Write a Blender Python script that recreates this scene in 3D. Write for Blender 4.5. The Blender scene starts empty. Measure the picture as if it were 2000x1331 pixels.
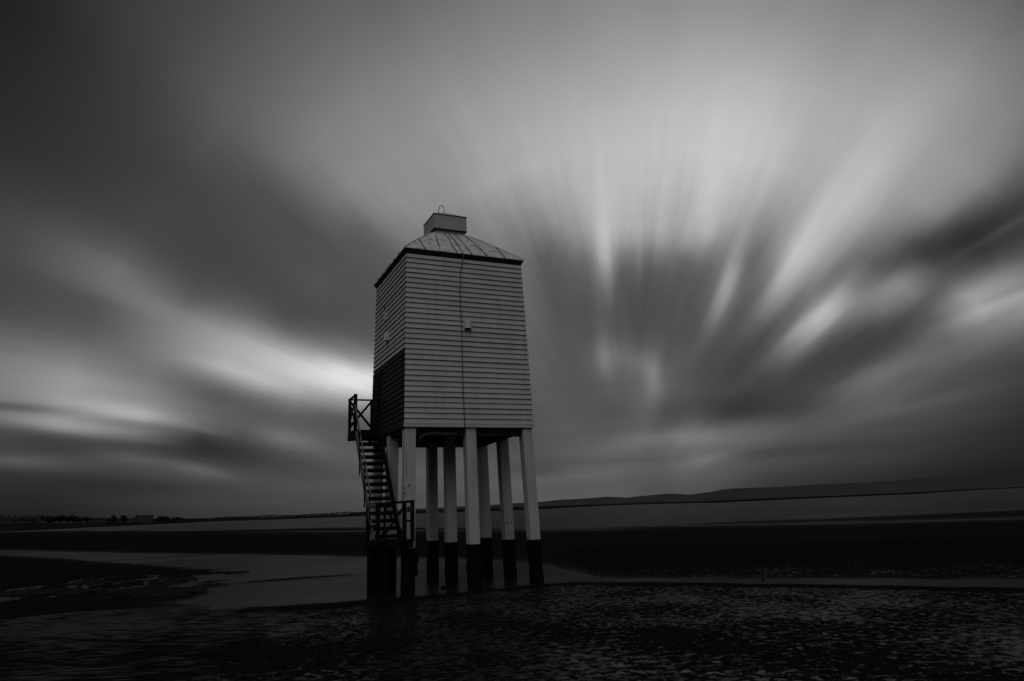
import bpy, bmesh, math, random
import numpy as np
from mathutils import Vector, Matrix
R = math.radians
random.seed(7)
S = bpy.context.scene
COL = S.collection

# ------------------------------------------------------------------ camera
F_PX, PITCH, ROLL, YAW = 1399.0, R(13.126), R(2.341), R(24.369)      # focal length in pixels of a 2000 px wide frame
CAM = np.array([-6.8435, -19.8072, 1.9562])
FW = np.array([math.sin(YAW)*math.cos(PITCH), math.cos(YAW)*math.cos(PITCH), math.sin(PITCH)])
r0 = np.array([math.cos(YAW), -math.sin(YAW), 0.0]); u0 = np.cross(r0, FW)
RT = r0*math.cos(ROLL) - u0*math.sin(ROLL); UP = u0*math.cos(ROLL) + r0*math.sin(ROLL)
cd = bpy.data.cameras.new('camera'); cam = bpy.data.objects.new('camera', cd); COL.objects.link(cam)
cd.sensor_width = 36.0; cd.lens = 36.0*F_PX/2000.0; cd.clip_start = 0.1; cd.clip_end = 60000
M4 = Matrix(((RT[0], UP[0], -FW[0], CAM[0]), (RT[1], UP[1], -FW[1], CAM[1]), (RT[2], UP[2], -FW[2], CAM[2]), (0, 0, 0, 1)))
cam.matrix_world = M4
S.camera = cam

def ray(x, y): return FW + RT*((x-1000)/F_PX) + UP*((665.5-y)/F_PX)
def ground(x, y, z=0.0):                      # where the ray of a photograph pixel meets the level z
    d = ray(x, y); t = (z-CAM[2])/d[2]; return CAM + d*t
def far(x, y, dist):                          # a point at a horizontal distance on that ray
    d = ray(x, y); return CAM + d*(dist/math.hypot(d[0], d[1]))

# ------------------------------------------------------------------ view and world
S.view_settings.view_transform = 'Standard'; S.view_settings.look = 'None'
EXPO = -0.7
S.view_settings.exposure = EXPO; S.view_settings.gamma = 1.0; S.view_settings.use_curve_mapping = False
KEXP = 2.0**(-EXPO)

SKY_R = [1.5,3,4.5,6,7.5,9,10.5,12,13.5,15,16.5,18,19.2,20.4,21.6,23,25,27.5,30,33,37,42,48,56]
# cloud brightness (0-255 grey) read along lines of the photograph, as "x:grey" pairs; spread from here over
# directions of the world: angle round the wind's vanishing point, and distance from it in degrees
SKY_ROWS = {
0:"0:35 200:55 400:72 550:85 740:98 900:110 1100:125 1300:135 1500:133 1700:118 1900:110 2000:98",
100:"0:42 185:50 370:75 555:95 740:115 900:130 1100:145 1300:160 1500:163 1700:150 1900:138 2000:115",
200:"0:42 185:55 370:82 555:105 740:130 900:148 1100:165 1300:180 1500:183 1700:165 1850:152 2000:125",
300:"0:50 185:58 370:75 500:98 555:110 640:128 740:137 900:150 1100:175 1200:186 1310:188 1410:197 1500:190 1600:170 1650:172 1720:182 1800:158 1900:140 2000:110",
350:"0:55 185:60 370:68 500:80 555:95 620:118 700:133 800:140 1000:164 1100:174 1200:187 1300:186 1395:198 1450:188 1540:172 1600:168 1680:188 1760:160 1850:150 1930:130 2000:85",
400:"0:65 185:62 300:70 450:75 560:82 620:100 700:125 800:138 950:148 1000:150 1060:156 1120:163 1190:180 1300:178 1380:192 1440:178 1500:160 1570:165 1640:187 1700:170 1760:148 1840:148 1900:105 1950:80 2000:66",
450:"0:70 150:78 300:70 400:68 500:74 600:78 700:90 760:110 800:125 940:122 1000:118 1060:121 1110:141 1160:163 1185:177 1250:163 1340:160 1380:174 1430:150 1480:130 1530:150 1590:185 1660:160 1720:130 1780:110 1840:80 1900:62 1960:58 2000:65",
480:"1080:100 1060:104 1130:130 1185:170 1240:148 1300:138 1350:149 1400:128 1470:116 1530:158 1570:185 1620:160",
425:"760:128 850:135 940:138 1000:138 1040:140 1090:151 1140:163 1185:178 1240:170 1300:172 1380:186 1440:166 1500:150",
375:"940:153 1000:158 1060:165 1120:172 1190:182 1300:184 1390:196",
465:"1060:112 1130:140 1185:174 1220:164 1280:156 1340:157 1380:166 1430:142 1480:128",
490:"1060:100 1100:108 1150:128 1182:166 1205:138 1230:122 1260:118 1290:118 1320:124 1350:128 1380:122 1410:122",
510:"1060:92 1100:95 1150:108 1182:156 1205:112 1230:100 1260:95 1290:94 1320:96 1350:98 1380:102 1415:122",
535:"1060:88 1100:90 1150:100 1180:126 1205:96 1230:87 1260:85 1290:84 1320:86 1350:88 1380:91 1400:99 1430:135",
560:"1060:87 1120:86 1160:95 1200:90 1240:84 1280:84 1320:85 1360:87 1390:98",
640:"1120:82 1160:81 1200:80 1240:79 1280:79 1320:80 1360:82",
575:"1100:84 1150:87 1178:95 1215:84 1300:83 1410:118",
520:"1130:95 1180:146 1215:95 1270:86 1330:90 1380:97 1420:125 1450:106 1490:112 1530:168",
500:"0:72 100:88 180:98 260:88 350:70 450:70 600:80 700:85 760:90 1060:88 1100:90 1140:112 1180:160 1220:114 1270:108 1330:110 1380:112 1420:125 1460:110 1500:130 1540:178 1580:180 1620:150 1680:105 1740:72 1800:60 1850:57 1920:64 1960:55 2000:60",
550:"0:70 100:78 180:105 230:115 300:98 380:75 450:73 600:85 700:80 1100:86 1170:110 1200:95 1250:84 1330:90 1380:98 1425:135 1460:108 1500:120 1525:165 1560:150 1600:120 1640:95 1680:90 1720:100 1780:112 1830:88 1880:95 1930:125 2000:120",
600:"0:72 100:76 180:80 230:98 280:118 330:112 400:85 550:75 700:80 1100:82 1150:83 1185:86 1220:81 1250:80 1330:85 1400:115 1450:88 1500:120 1560:95 1620:168 1660:125 1720:120 1760:118 1800:80 1850:110 1900:152 1950:148 2000:145",
630:"0:85 200:85 300:115 380:135 450:128 550:85 700:80 1150:82 1300:78 1400:92 1480:90 1540:90 1580:140 1610:155 1640:115 1700:80 1750:70 1800:80 1900:120 2000:120",
650:"0:95 150:92 260:100 330:125 400:148 460:148 530:118 600:85 700:82 1150:80 1250:75 1400:80 1500:74 1560:135 1590:138 1630:90 1700:70 1770:72 1850:95 1900:112 2000:100",
700:"0:128 80:135 160:118 250:108 330:120 400:150 450:172 520:185 560:185 620:165 700:120 1120:85 1140:88 1180:112 1225:96 1260:95 1300:80 1370:78 1450:70 1600:68 1700:74 1770:92 1850:95 1920:82 2000:72",
735:"0:138 150:142 260:125 340:110 400:120 450:145 520:175 600:200 650:212 700:218 760:218 1190:98 1250:100 1280:122 1320:92 1400:72 1500:66 1600:70 1680:85 1760:92 1850:82 2000:62",
765:"0:140 150:148 250:138 320:118 380:98 450:105 520:145 600:165 660:190 720:205 780:190 1180:85 1250:90 1290:110 1340:85 1450:68 1600:72 1700:98 1800:80 2000:60",
790:"0:115 60:135 150:150 230:145 300:128 360:100 440:90 520:100 600:130 680:150 760:150 1200:80 1300:82 1450:66 1600:75 1730:98 1850:72 2000:56",
815:"0:125 60:138 140:115 200:130 260:148 320:140 380:115 450:92 520:88 600:88 680:92 760:95 1200:76 1300:74 1400:72 1550:72 1700:78 1850:68 2000:50",
838:"0:80 60:100 130:128 180:130 240:118 300:95 350:90 400:75 480:78 560:85 650:85 760:85 1150:78 1300:80 1450:80 1600:78 1750:72 1900:58 2000:48",
850:"0:65 100:82 200:95 270:88 330:70 420:65 520:90 580:100 660:85 760:85 1100:85 1200:92 1350:95 1500:88 1700:75 2000:46",
880:"0:55 100:58 200:60 330:58 420:65 500:78 600:82 700:88 1080:90 1150:98 1250:95 1350:108 1450:90 1600:76 1800:60 2000:44",
905:"0:75 60:78 130:68 200:72 280:88 350:80 420:68 500:75 600:82 700:86 1060:85 1150:82 1250:90 1330:98 1390:98 1450:80 1600:64 1800:50 2000:38",
930:"0:56 100:60 200:62 300:72 400:82 480:76 600:80 700:82 1060:85 1150:85 1250:82 1400:85 1500:65 1600:58 1700:52 1850:42 2000:34",
960:"0:45 200:55 400:64 600:76 700:80 1060:92 1200:92 1300:80 1400:66 1500:52 1600:50 1800:40",
812:"800:100 870:80 950:80 1030:80",
865:"800:72 870:72 950:72 1030:74",
895:"810:78 870:75 900:88 950:82 1010:85",
985:"0:35 200:47 400:60 600:72 700:76 1060:85 1200:78 1300:65",
1000:"0:32 200:44 400:58 600:68 900:80",
}
def sky_table():
    P = np.array([(float(q.split(':')[0]), float(y), float(q.split(':')[1])) for y, s_ in SKY_ROWS.items() for q in s_.split()])
    W3 = np.array(WIND); R3 = np.array((WIND[1], -WIND[0], 0.0))
    d = FW[None] + RT[None]*((P[:, :1]-1000)/F_PX) + UP[None]*((665.5-P[:, 1:2])/F_PX); d /= np.linalg.norm(d, axis=1)[:, None]
    rr = np.maximum(np.degrees(np.arccos(np.clip(d@W3, -1, 1))), 1.5); ph = np.arctan2(d[:, 2], d@R3)
    def dist(ap, ar, bp, br):
        rb = (ar+br)/2; dp = np.degrees(2*np.sin(np.clip(np.abs(ap-bp), 0, 3.14)/2)*np.sin(np.radians(rb)))
        rho = 1.0+3.2*np.clip((rb-4)/14, 0, 1); return np.sqrt((dp*rho)**2+(ar-br)**2)/10
    q1 = lambda p_, r_: np.stack([np.degrees(p_)/3.2, np.log(r_)/0.2+np.maximum(r_-25, 0)*0.22], -1)
    Q = q1(ph, rr); n = len(Q); A_ = np.zeros((n+1, n+1)); A_[:n, :n] = -np.linalg.norm(Q[:, None]-Q[None], axis=2)+np.eye(n)*0.08; A_[n, :n] = 1; A_[:n, n] = 1
    w_ = np.linalg.solve(A_, np.r_[P[:, 2], 0])
    PH, RB = np.meshgrid(np.radians(np.linspace(0, 180, 91)), SKY_R); PH = PH.ravel(); RB = RB.ravel()
    dd = dist(PH[:, None], RB[:, None], ph[None], rr[None]); h_ = np.sort(dd, 1)[:, 3:4]*0.75+0.02
    k_ = np.exp(-(dd/h_)**2)+1e-12; a_ = (k_@P[:, 2])/k_.sum(1)
    b_ = -np.linalg.norm(q1(PH, RB)[:, None]-Q[None], axis=2)@w_[:n]+w_[n]
    t_ = np.clip((RB-6)/8, 0, 1); t_ = t_*t_*(3-2*t_)
    return np.clip(a_*(1-t_)+b_*t_, 28, 222).reshape(len(SKY_R), 91)/255.0
wd = bpy.data.worlds.new('World'); S.world = wd; wd.use_nodes = True
nt = wd.node_tree; nt.nodes.clear()
def N(tree, typ, **kw):
    n = tree.nodes.new(typ)
    for k, v in kw.items():
        if k == 'ins':
            for i, val in v.items(): n.inputs[i].default_value = val
        else: setattr(n, k, v)
    return n
def math_n(tree, op, a, b=None, c=None, clamp=False):
    n = tree.nodes.new('ShaderNodeMath'); n.operation = op; n.use_clamp = clamp
    for i, v in enumerate((a, b, c)):
        if v is None: continue
        if isinstance(v, (int, float)): n.inputs[i].default_value = v
        else: tree.links.new(v, n.inputs[i])
    return n.outputs[0]
def dot_n(tree, vec, w):
    n = tree.nodes.new('ShaderNodeVectorMath'); n.operation = 'DOT_PRODUCT'
    tree.links.new(vec, n.inputs[0]); n.inputs[1].default_value = w; return n.outputs['Value']
WIND = (0.54691658, 0.83718711, 0.0)          # the clouds were drawn out along this heading
tc = nt.nodes.new('ShaderNodeTexCoord'); D = tc.outputs['Generated']
dv = dot_n(nt, D, WIND); dr = dot_n(nt, D, (WIND[1], -WIND[0], 0)); dz = dot_n(nt, D, (0, 0, 1))
phi = math_n(nt, 'ARCTAN2', dz, dr)                                   # 0 right .. pi left
rad = math_n(nt, 'MULTIPLY', math_n(nt, 'ARCCOSINE', dv), 180/math.pi)
phin = math_n(nt, 'DIVIDE', phi, math.pi, clamp=True)
# streak noises live in (angle, distance) round the wind's vanishing point
def streak(sa, sr, det, w=0.0):
    cx = nt.nodes.new('ShaderNodeCombineXYZ')
    nt.links.new(math_n(nt, 'MULTIPLY', phi, sa), cx.inputs[0])
    nt.links.new(math_n(nt, 'MULTIPLY', math_n(nt, 'LOGARITHM', math_n(nt, 'ADD', rad, 3.0), 2.718), sr), cx.inputs[1])
    cx.inputs[2].default_value = w
    n = N(nt, 'ShaderNodeTexNoise', ins={'Scale': 1.0, 'Detail': det, 'Roughness': 0.55}); nt.links.new(cx.outputs[0], n.inputs['Vector'])
    return math_n(nt, 'SUBTRACT', n.outputs[0], 0.5)
s1 = streak(16, 0.9, 3.0); s2 = streak(34, 1.6, 3.0, 5.0); s3 = streak(9, 3.2, 3.0, 9.0)
fade = N(nt, 'ShaderNodeMapRange', ins={'From Min': 3, 'From Max': 16}); nt.links.new(rad, fade.inputs['Value'])
calm = N(nt, 'ShaderNodeMapRange', ins={'From Min': 24, 'From Max': 42, 'To Min': 1.0, 'To Max': 0.25}); nt.links.new(rad, calm.inputs['Value'])
fadeo = math_n(nt, 'MULTIPLY', fade.outputs['Result'], calm.outputs['Result'])
warp = math_n(nt, 'MULTIPLY', math_n(nt, 'ADD', math_n(nt, 'MULTIPLY', s1, 0.035), math_n(nt, 'MULTIPLY', s2, 0.03)), fadeo)
radw = math_n(nt, 'MULTIPLY', rad, math_n(nt, 'ADD', warp, 1.0))
def curve(vals):
    n = nt.nodes.new('ShaderNodeFloatCurve'); c = n.mapping.curves[0]
    k = len(vals)-1
    c.points[0].location = (0, vals[0]); c.points[1].location = (1, vals[-1])
    for i in range(1, k): c.points.new(i/k, vals[i])
    n.mapping.update(); nt.links.new(phin, n.inputs['Value']); return n.outputs[0]
rows = [[float(v_) for v_ in r_] for r_ in sky_table()]
val = curve(rows[0])
def blend(a, b, lo, hi):
    mr = N(nt, 'ShaderNodeMapRange', ins={'From Min': lo, 'From Max': hi}); nt.links.new(radw, mr.inputs['Value'])
    mx = nt.nodes.new('ShaderNodeMix'); mx.data_type = 'FLOAT'
    nt.links.new(mr.outputs['Result'], mx.inputs[0]); nt.links.new(a, mx.inputs[2])
    if isinstance(b, float): mx.inputs[3].default_value = b
    else: nt.links.new(b, mx.inputs[3])
    return mx.outputs[0]
for i in range(1, len(rows)): val = blend(val, curve(rows[i]), SKY_R[i-1], SKY_R[i])
over = math_n(nt, 'ADD', math_n(nt, 'MULTIPLY', math_n(nt, 'MAXIMUM', dz, 0.0), 0.52), 0.15)      # the rest of the overcast: dull low down, brighter overhead
val = blend(val, over, 58.0, 80.0)
# single wisps and dark bars: photograph position, half length, half width (pixels), slope (degrees), change in grey
WISPS = [(256,807,120,15,9,34),(150,838,140,15,8,38),(290,858,80,8,10,14),(398,839,60,7,12,14),(567,858,90,15,14,22),(256,894,80,12,10,12),(389,917,75,11,12,20),(32,903,110,13,4,18),
 (35,796,100,8,5,-30),(265,828,90,8,7,-16),(229,868,240,22,6,-12),(458,887,210,20,10,-13),(430,772,150,26,12,-9),(229,942,220,18,3,-12),(500,743,170,16,16,16),(670,739,110,20,18,14),(620,775,120,16,14,-10),
 (1275,455,140,30,0,8),(1419,569,85,17,-72,26),(1606,602,105,23,-42,34),(1750,554,95,23,-30,26),
 (1923,554,120,28,-27,26),(1928,600,140,16,-22,20),(1952,578,90,9,-22,-14),(1856,477,160,34,-22,-12),(1952,453,100,8,-30,14),(1182,698,42,20,85,20),(1206,690,34,8,80,9),(1237,702,36,20,70,12),(1272,728,44,16,80,17),
 (1438,842,170,22,-4,14),(1342,857,130,20,0,13),(1208,876,100,18,-12,12),(1386,895,55,9,-12,18),(1448,804,150,24,0,-13),(1520,881,220,14,-4,-10),(1712,732,130,17,-22,15),(1808,789,190,11,-14,8),(1040,920,60,11,5,-10),
 (1185,490,130,16,88,8),(1560,490,110,14,-62,10),(1480,500,80,18,-65,-12),(1100,905,120,12,-6,-8),(1140,930,120,10,-6,8)]
def pdir(x, y):
    d = ray(x, y); return d/np.linalg.norm(d)
for (wx, wy, wl, ww, wa, wg) in WISPS:
    ca, sa_ = math.cos(R(wa)), math.sin(R(wa)); c0 = pdir(wx, wy)
    ea = pdir(wx+ca*wl, wy+sa_*wl)-c0; L_ = np.linalg.norm(ea); ea = ea-c0*(ea@c0); ea /= np.linalg.norm(ea)
    eb = np.cross(c0, ea); W_ = np.linalg.norm(pdir(wx-sa_*ww, wy+ca*ww)-c0)
    U_ = dot_n(nt, D, tuple(ea/L_/1.25)); V_ = dot_n(nt, D, tuple(eb/W_/1.6))
    V_ = math_n(nt, 'ADD', V_, math_n(nt, 'MULTIPLY', s2, 0.5))
    q_ = math_n(nt, 'MULTIPLY_ADD', U_, U_, math_n(nt, 'MULTIPLY', V_, V_))
    front = math_n(nt, 'GREATER_THAN', dot_n(nt, D, tuple(c0)), 0.5)
    g_ = math_n(nt, 'EXPONENT', math_n(nt, 'MULTIPLY', q_, -1.9)); val = math_n(nt, 'MULTIPLY_ADD', g_, math_n(nt, 'MULTIPLY', front, wg/255.0), val)
# long flat bars of cloud low over the horizon
cx = nt.nodes.new('ShaderNodeCombineXYZ'); nt.links.new(math_n(nt, 'MULTIPLY', dr, 3.0), cx.inputs[0]); nt.links.new(math_n(nt, 'MULTIPLY', dz, 34.0), cx.inputs[1]); nt.links.new(math_n(nt, 'MULTIPLY', dv, 1.0), cx.inputs[2])
nl = N(nt, 'ShaderNodeTexNoise', ins={'Scale': 1.0, 'Detail': 4.0, 'Roughness': 0.55, 'Distortion': 0.4}); nt.links.new(cx.outputs[0], nl.inputs['Vector'])
lowf = N(nt, 'ShaderNodeMapRange', ins={'From Min': 0.24, 'From Max': 0.08, 'To Min': 0.0, 'To Max': 0.22}); nt.links.new(dz, lowf.inputs['Value'])
val = math_n(nt, 'MULTIPLY', val, math_n(nt, 'ADD', math_n(nt, 'MULTIPLY', math_n(nt, 'SUBTRACT', nl.outputs[0], 0.5), lowf.outputs['Result']), 1.0))
val = math_n(nt, 'MAXIMUM', val, 0.02)
mod = math_n(nt, 'ADD', math_n(nt, 'ADD', math_n(nt, 'MULTIPLY', s1, 0.045), math_n(nt, 'MULTIPLY', s2, 0.07)), math_n(nt, 'MULTIPLY', s3, 0.10))
val = math_n(nt, 'MULTIPLY', val, math_n(nt, 'ADD', math_n(nt, 'MULTIPLY', mod, fadeo), 1.0))
lin = math_n(nt, 'MULTIPLY', math_n(nt, 'POWER', val, 2.2), KEXP)
bg = nt.nodes.new('ShaderNodeBackground'); bg.inputs['Strength'].default_value = 1.0
nt.links.new(lin, bg.inputs['Color'])
out = nt.nodes.new('ShaderNodeOutputWorld'); nt.links.new(bg.outputs[0], out.inputs['Surface'])
wd.cycles.sampling_method = 'MANUAL'; wd.cycles.sample_map_resolution = 512

# ------------------------------------------------------------------ wide soft light, added behind the camera to brighten the front walls
sd = bpy.data.lights.new('fill_sun', 'SUN'); sd.energy = 0.5; sd.angle = R(60); sd.color = (1, 1, 1)
fill_sun = bpy.data.objects.new('fill_sun', sd); COL.objects.link(fill_sun)
SUN_EL, SUN_AZ = R(48), R(-150)                                     # compass heading the light comes from
sv = Vector((math.sin(SUN_AZ)*math.cos(SUN_EL), math.cos(SUN_AZ)*math.cos(SUN_EL), math.sin(SUN_EL)))
fill_sun.rotation_euler = sv.to_track_quat('Z', 'Y').to_euler()

# ------------------------------------------------------------------ materials (all neutral greys)
def mat(name, base, rough=0.6, spec=0.3, var=0.0, scale=(4, 4, 4), det=5, bump=0.0, specks=0.0, streaks=0.0):
    m = bpy.data.materials.new(name); m.use_nodes = True; t = m.node_tree
    b = t.nodes['Principled BSDF']; b.inputs['Roughness'].default_value = rough
    b.inputs['Specular IOR Level'].default_value = spec
    tcn = t.nodes.new('ShaderNodeTexCoord'); mp = t.nodes.new('ShaderNodeMapping'); mp.inputs['Scale'].default_value = scale
    t.links.new(tcn.outputs['Object'], mp.inputs['Vector'])
    nz = N(t, 'ShaderNodeTexNoise', ins={'Scale': 1.0, 'Detail': det, 'Roughness': 0.6}); t.links.new(mp.outputs[0], nz.inputs['Vector'])
    v = math_n(t, 'ADD', math_n(t, 'MULTIPLY', math_n(t, 'SUBTRACT', nz.outputs[0], 0.5), 2*var), 1.0)
    if specks:
        sp = N(t, 'ShaderNodeTexNoise', ins={'Scale': 9.0, 'Detail': 3.0}); t.links.new(tcn.outputs['Object'], sp.inputs['Vector'])
        mr = N(t, 'ShaderNodeMapRange', ins={'From Min': 0.60 if 'roof' in name else 0.70, 'From Max': 0.70 if 'roof' in name else 0.74, 'To Min': 1.0, 'To Max': 1.0-specks}); t.links.new(sp.outputs[0], mr.inputs['Value'])
        v = math_n(t, 'MULTIPLY', v, mr.outputs['Result'])
    if streaks:
        mp2 = t.nodes.new('ShaderNodeMapping'); mp2.inputs['Scale'].default_value = (5, 5, 0.5); t.links.new(tcn.outputs['Object'], mp2.inputs['Vector'])
        st = N(t, 'ShaderNodeTexNoise', ins={'Scale': 1.0, 'Detail': 6.0, 'Roughness': 0.65}); t.links.new(mp2.outputs[0], st.inputs['Vector'])
        mr = N(t, 'ShaderNodeMapRange', ins={'From Min': 0.45, 'From Max': 0.75, 'To Min': 1.0, 'To Max': 1.0-streaks}); t.links.new(st.outputs[0], mr.inputs['Value'])
        v = math_n(t, 'MULTIPLY', v, mr.outputs['Result'])
    if name == 'white_timber':                                        # drying cracks along the grain
        mp4 = t.nodes.new('ShaderNodeMapping'); mp4.inputs['Scale'].default_value = (16, 16, 0.8); t.links.new(tcn.outputs['Object'], mp4.inputs['Vector'])
        ck = N(t, 'ShaderNodeTexNoise', ins={'Scale': 1.0, 'Detail': 2.0}); t.links.new(mp4.outputs[0], ck.inputs['Vector'])
        mr = N(t, 'ShaderNodeMapRange', ins={'From Min': 0.68, 'From Max': 0.72, 'To Min': 1.0, 'To Max': 0.45}); t.links.new(ck.outputs[0], mr.inputs['Value'])
        v = math_n(t, 'MULTIPLY', v, mr.outputs['Result'])
    if name.endswith('boards'):                                       # each course of boards weathered a little differently
        sp_ = t.nodes.new('ShaderNodeSeparateXYZ'); t.links.new(tcn.outputs['Object'], sp_.inputs[0])
        row = math_n(t, 'FLOOR', math_n(t, 'DIVIDE', math_n(t, 'SUBTRACT', sp_.outputs[2], 4.181), 0.1441))
        seg = math_n(t, 'FLOOR', math_n(t, 'ADD', math_n(t, 'MULTIPLY', math_n(t, 'ADD', sp_.outputs[0], sp_.outputs[1]), 0.45), math_n(t, 'MULTIPLY', row, 0.37)))
        cb2 = t.nodes.new('ShaderNodeCombineXYZ'); t.links.new(row, cb2.inputs[0]); t.links.new(seg, cb2.inputs[1])
        wn = N(t, 'ShaderNodeTexWhiteNoise'); t.links.new(cb2.outputs[0], wn.inputs['Vector'])
        v = math_n(t, 'MULTIPLY', v, math_n(t, 'ADD', math_n(t, 'MULTIPLY', wn.outputs['Value'], 0.14), 0.93))
    v = math_n(t, 'MULTIPLY', v, base)
    t.links.new(v, b.inputs['Base Color'])
    if bump:
        bp = N(t, 'ShaderNodeBump', ins={'Strength': 0.5, 'Distance': bump}); t.links.new(nz.outputs[0], bp.inputs['Height']); t.links.new(bp.outputs[0], b.inputs['Normal'])
    return m
M = {}
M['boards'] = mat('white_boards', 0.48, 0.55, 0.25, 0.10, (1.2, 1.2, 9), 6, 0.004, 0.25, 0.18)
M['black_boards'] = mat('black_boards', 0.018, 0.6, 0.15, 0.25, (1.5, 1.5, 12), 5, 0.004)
M['trim'] = mat('white_trim', 0.50, 0.5, 0.25, 0.10, (3, 3, 3), 5, 0.002)
M['timber'] = mat('white_timber', 0.48, 0.55, 0.25, 0.13, (7, 7, 0.9), 6, 0.005, 0.35, 0.22)
M['tar'] = mat('tarred_timber', 0.006, 0.75, 0.05, 0.4, (6, 6, 2), 6, 0.01)
M['black_wood'] = mat('black_wood', 0.007, 0.7, 0.08, 0.3, (6, 6, 6), 4, 0.003)
M['joist'] = mat('dark_joist', 0.03, 0.8, 0.1, 0.3, (3, 3, 3), 4)
M['roof'] = mat('weathered_roof_sheet', 0.52, 0.6, 0.3, 0.45, (4, 4, 7), 9, 0.015, 0.75, 0.45)
M['seam'] = mat('roof_seam', 0.07, 0.7, 0.2, 0.4, (5, 5, 5), 5)
M['cupola'] = mat('cupola_paint', 0.42, 0.5, 0.25, 0.12, (4, 4, 4), 6, 0.002, 0.4, 0.15)
M['dark_edge'] = mat('dark_edge', 0.03, 0.7, 0.1, 0.3)
M['iron'] = mat('dark_iron', 0.03, 0.5, 0.3, 0.2)
M['vent'] = mat('pale_vent', 0.56, 0.5, 0.3, 0.08)
M['rail_worn'] = mat('worn_rail', 0.11, 0.6, 0.2, 0.4, (3, 3, 9), 5)
M['hill'] = mat('far_hill', 0.050, 1.0, 0.0, 0.25, (0.002, 0.002, 0.01), 6)  # haze of distance put into the paler base grey
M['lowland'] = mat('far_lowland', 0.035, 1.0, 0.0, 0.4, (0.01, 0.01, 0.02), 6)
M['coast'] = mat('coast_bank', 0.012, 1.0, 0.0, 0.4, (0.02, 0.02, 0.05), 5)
M['foliage'] = mat('dark_foliage', 0.02, 0.9, 0.05, 0.5, (0.5, 0.5, 0.5), 3)
M['bark'] = mat('bark', 0.02, 0.9, 0.05, 0.3)
M['render'] = mat('pale_house_wall', 0.055, 0.8, 0.1, 0.25, (0.2, 0.2, 0.2), 4)
M['slate'] = mat('slate_roof', 0.02, 0.7, 0.1, 0.3)
M['glass'] = mat('window_glass', 0.02, 0.2, 0.2, 0.1)
M['rock'] = mat('weed_covered_rock', 0.006, 0.8, 0.1, 0.6, (4, 4, 4), 6, 0.03)

# ------------------------------------------------------------------ mesh helpers
class MB:
    def __init__(s): s.v = []; s.f = []
    def add(s, vs, fs):
        o = len(s.v); s.v += [tuple(map(float, v)) for v in vs]; s.f += [tuple(o+i for i in f) for f in fs]
    def box(s, a, b):
        x0, y0, z0 = a; x1, y1, z1 = b
        s.add([(x0,y0,z0),(x1,y0,z0),(x1,y1,z0),(x0,y1,z0),(x0,y0,z1),(x1,y0,z1),(x1,y1,z1),(x0,y1,z1)],
              [(0,3,2,1),(4,5,6,7),(0,1,5,4),(1,2,6,5),(2,3,7,6),(3,0,4,7)])
    def bar(s, p, q, w, h, up=(0, 0, 1)):                 # a beam of section w x h from p to q
        p = np.array(p, float); q = np.array(q, float); d = q-p; d /= np.linalg.norm(d)
        u = np.array(up, float)
        if abs(d@u) > 0.97: u = np.array((1.0, 0, 0))
        r = np.cross(d, u); r /= np.linalg.norm(r); u = np.cross(r, d)
        c = [(-1,-1),(1,-1),(1,1),(-1,1)]
        s.add([P + r*a*w/2 + u*b*h/2 for P in (p, q) for a, b in c], [(0,3,2,1),(4,5,6,7),(0,1,5,4),(1,2,6,5),(2,3,7,6),(3,0,4,7)])
    def tube(s, pts, r, n=8):
        pts = [np.array(p, float) for p in pts]; rings = []
        for i, p in enumerate(pts):
            d = pts[min(i+1, len(pts)-1)] - pts[max(i-1, 0)]; d /= np.linalg.norm(d)
            a = np.cross(d, (0.3, 0.2, 0.93)); a /= np.linalg.norm(a); b = np.cross(d, a)
            rings.append([p + r*(a*math.cos(t)+b*math.sin(t)) for t in [2*math.pi*k/n for k in range(n)]])
        vs = [v for rg in rings for v in rg]; fs = []
        for i in range(len(rings)-1):
            for k in range(n): fs.append((i*n+k, i*n+(k+1) % n, (i+1)*n+(k+1) % n, (i+1)*n+k))
        fs += [tuple(range(n))[::-1], tuple((len(rings)-1)*n+k for k in range(n))]
        s.add(vs, fs)
    def build(s, name, m, parent=None, smooth=False, bevel=0.0):
        me = bpy.data.meshes.new(name); me.from_pydata(s.v, [], s.f); me.update()
        if isinstance(m, str): m = M[m]
        me.materials.append(m)
        o = bpy.data.objects.new(name, me); COL.objects.link(o)
        if parent: o.parent = parent
        if smooth: me.polygons.foreach_set('use_smooth', [True]*len(me.polygons))
        bm = bmesh.new(); bm.from_mesh(me); bmesh.ops.recalc_face_normals(bm, faces=bm.faces); bm.to_mesh(me); bm.free()
        if bevel:
            b = o.modifiers.new('bevel', 'BEVEL'); b.width = bevel; b.segments = 2; b.limit_method = 'ANGLE'; b.angle_limit = R(40)
        return o
def tag(o, label=None, cat=None, group=None, kind=None):
    if label: o['label'] = label
    if cat: o['category'] = cat
    if group: o['group'] = group
    if kind: o['kind'] = kind
    return o
def empty(name, loc=(0, 0, 0)):
    o = bpy.data.objects.new(name, None); o.location = loc; COL.objects.link(o); return o

# smooth value noise on numpy arrays
TABLES = {}
def vnoise(x, y, seed=0):
    if seed not in TABLES: TABLES[seed] = np.random.RandomState(seed).rand(256, 256)
    T = TABLES[seed]
    xi = np.floor(x).astype(int); yi = np.floor(y).astype(int); fx = x-xi; fy = y-yi
    fx = fx*fx*(3-2*fx); fy = fy*fy*(3-2*fy)
    g = lambda a, b: T[a % 256, b % 256]
    return (g(xi, yi)*(1-fx)+g(xi+1, yi)*fx)*(1-fy) + (g(xi, yi+1)*(1-fx)+g(xi+1, yi+1)*fx)*fy - 0.5
def fbm(x, y, seed=0, octv=5, gain=0.5):
    a = 1.0; o = np.zeros_like(x)
    for k in range(octv):
        o += a*vnoise(x*2**k+k*17.3, y*2**k-k*9.1, seed+k); a *= gain
    return o

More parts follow.
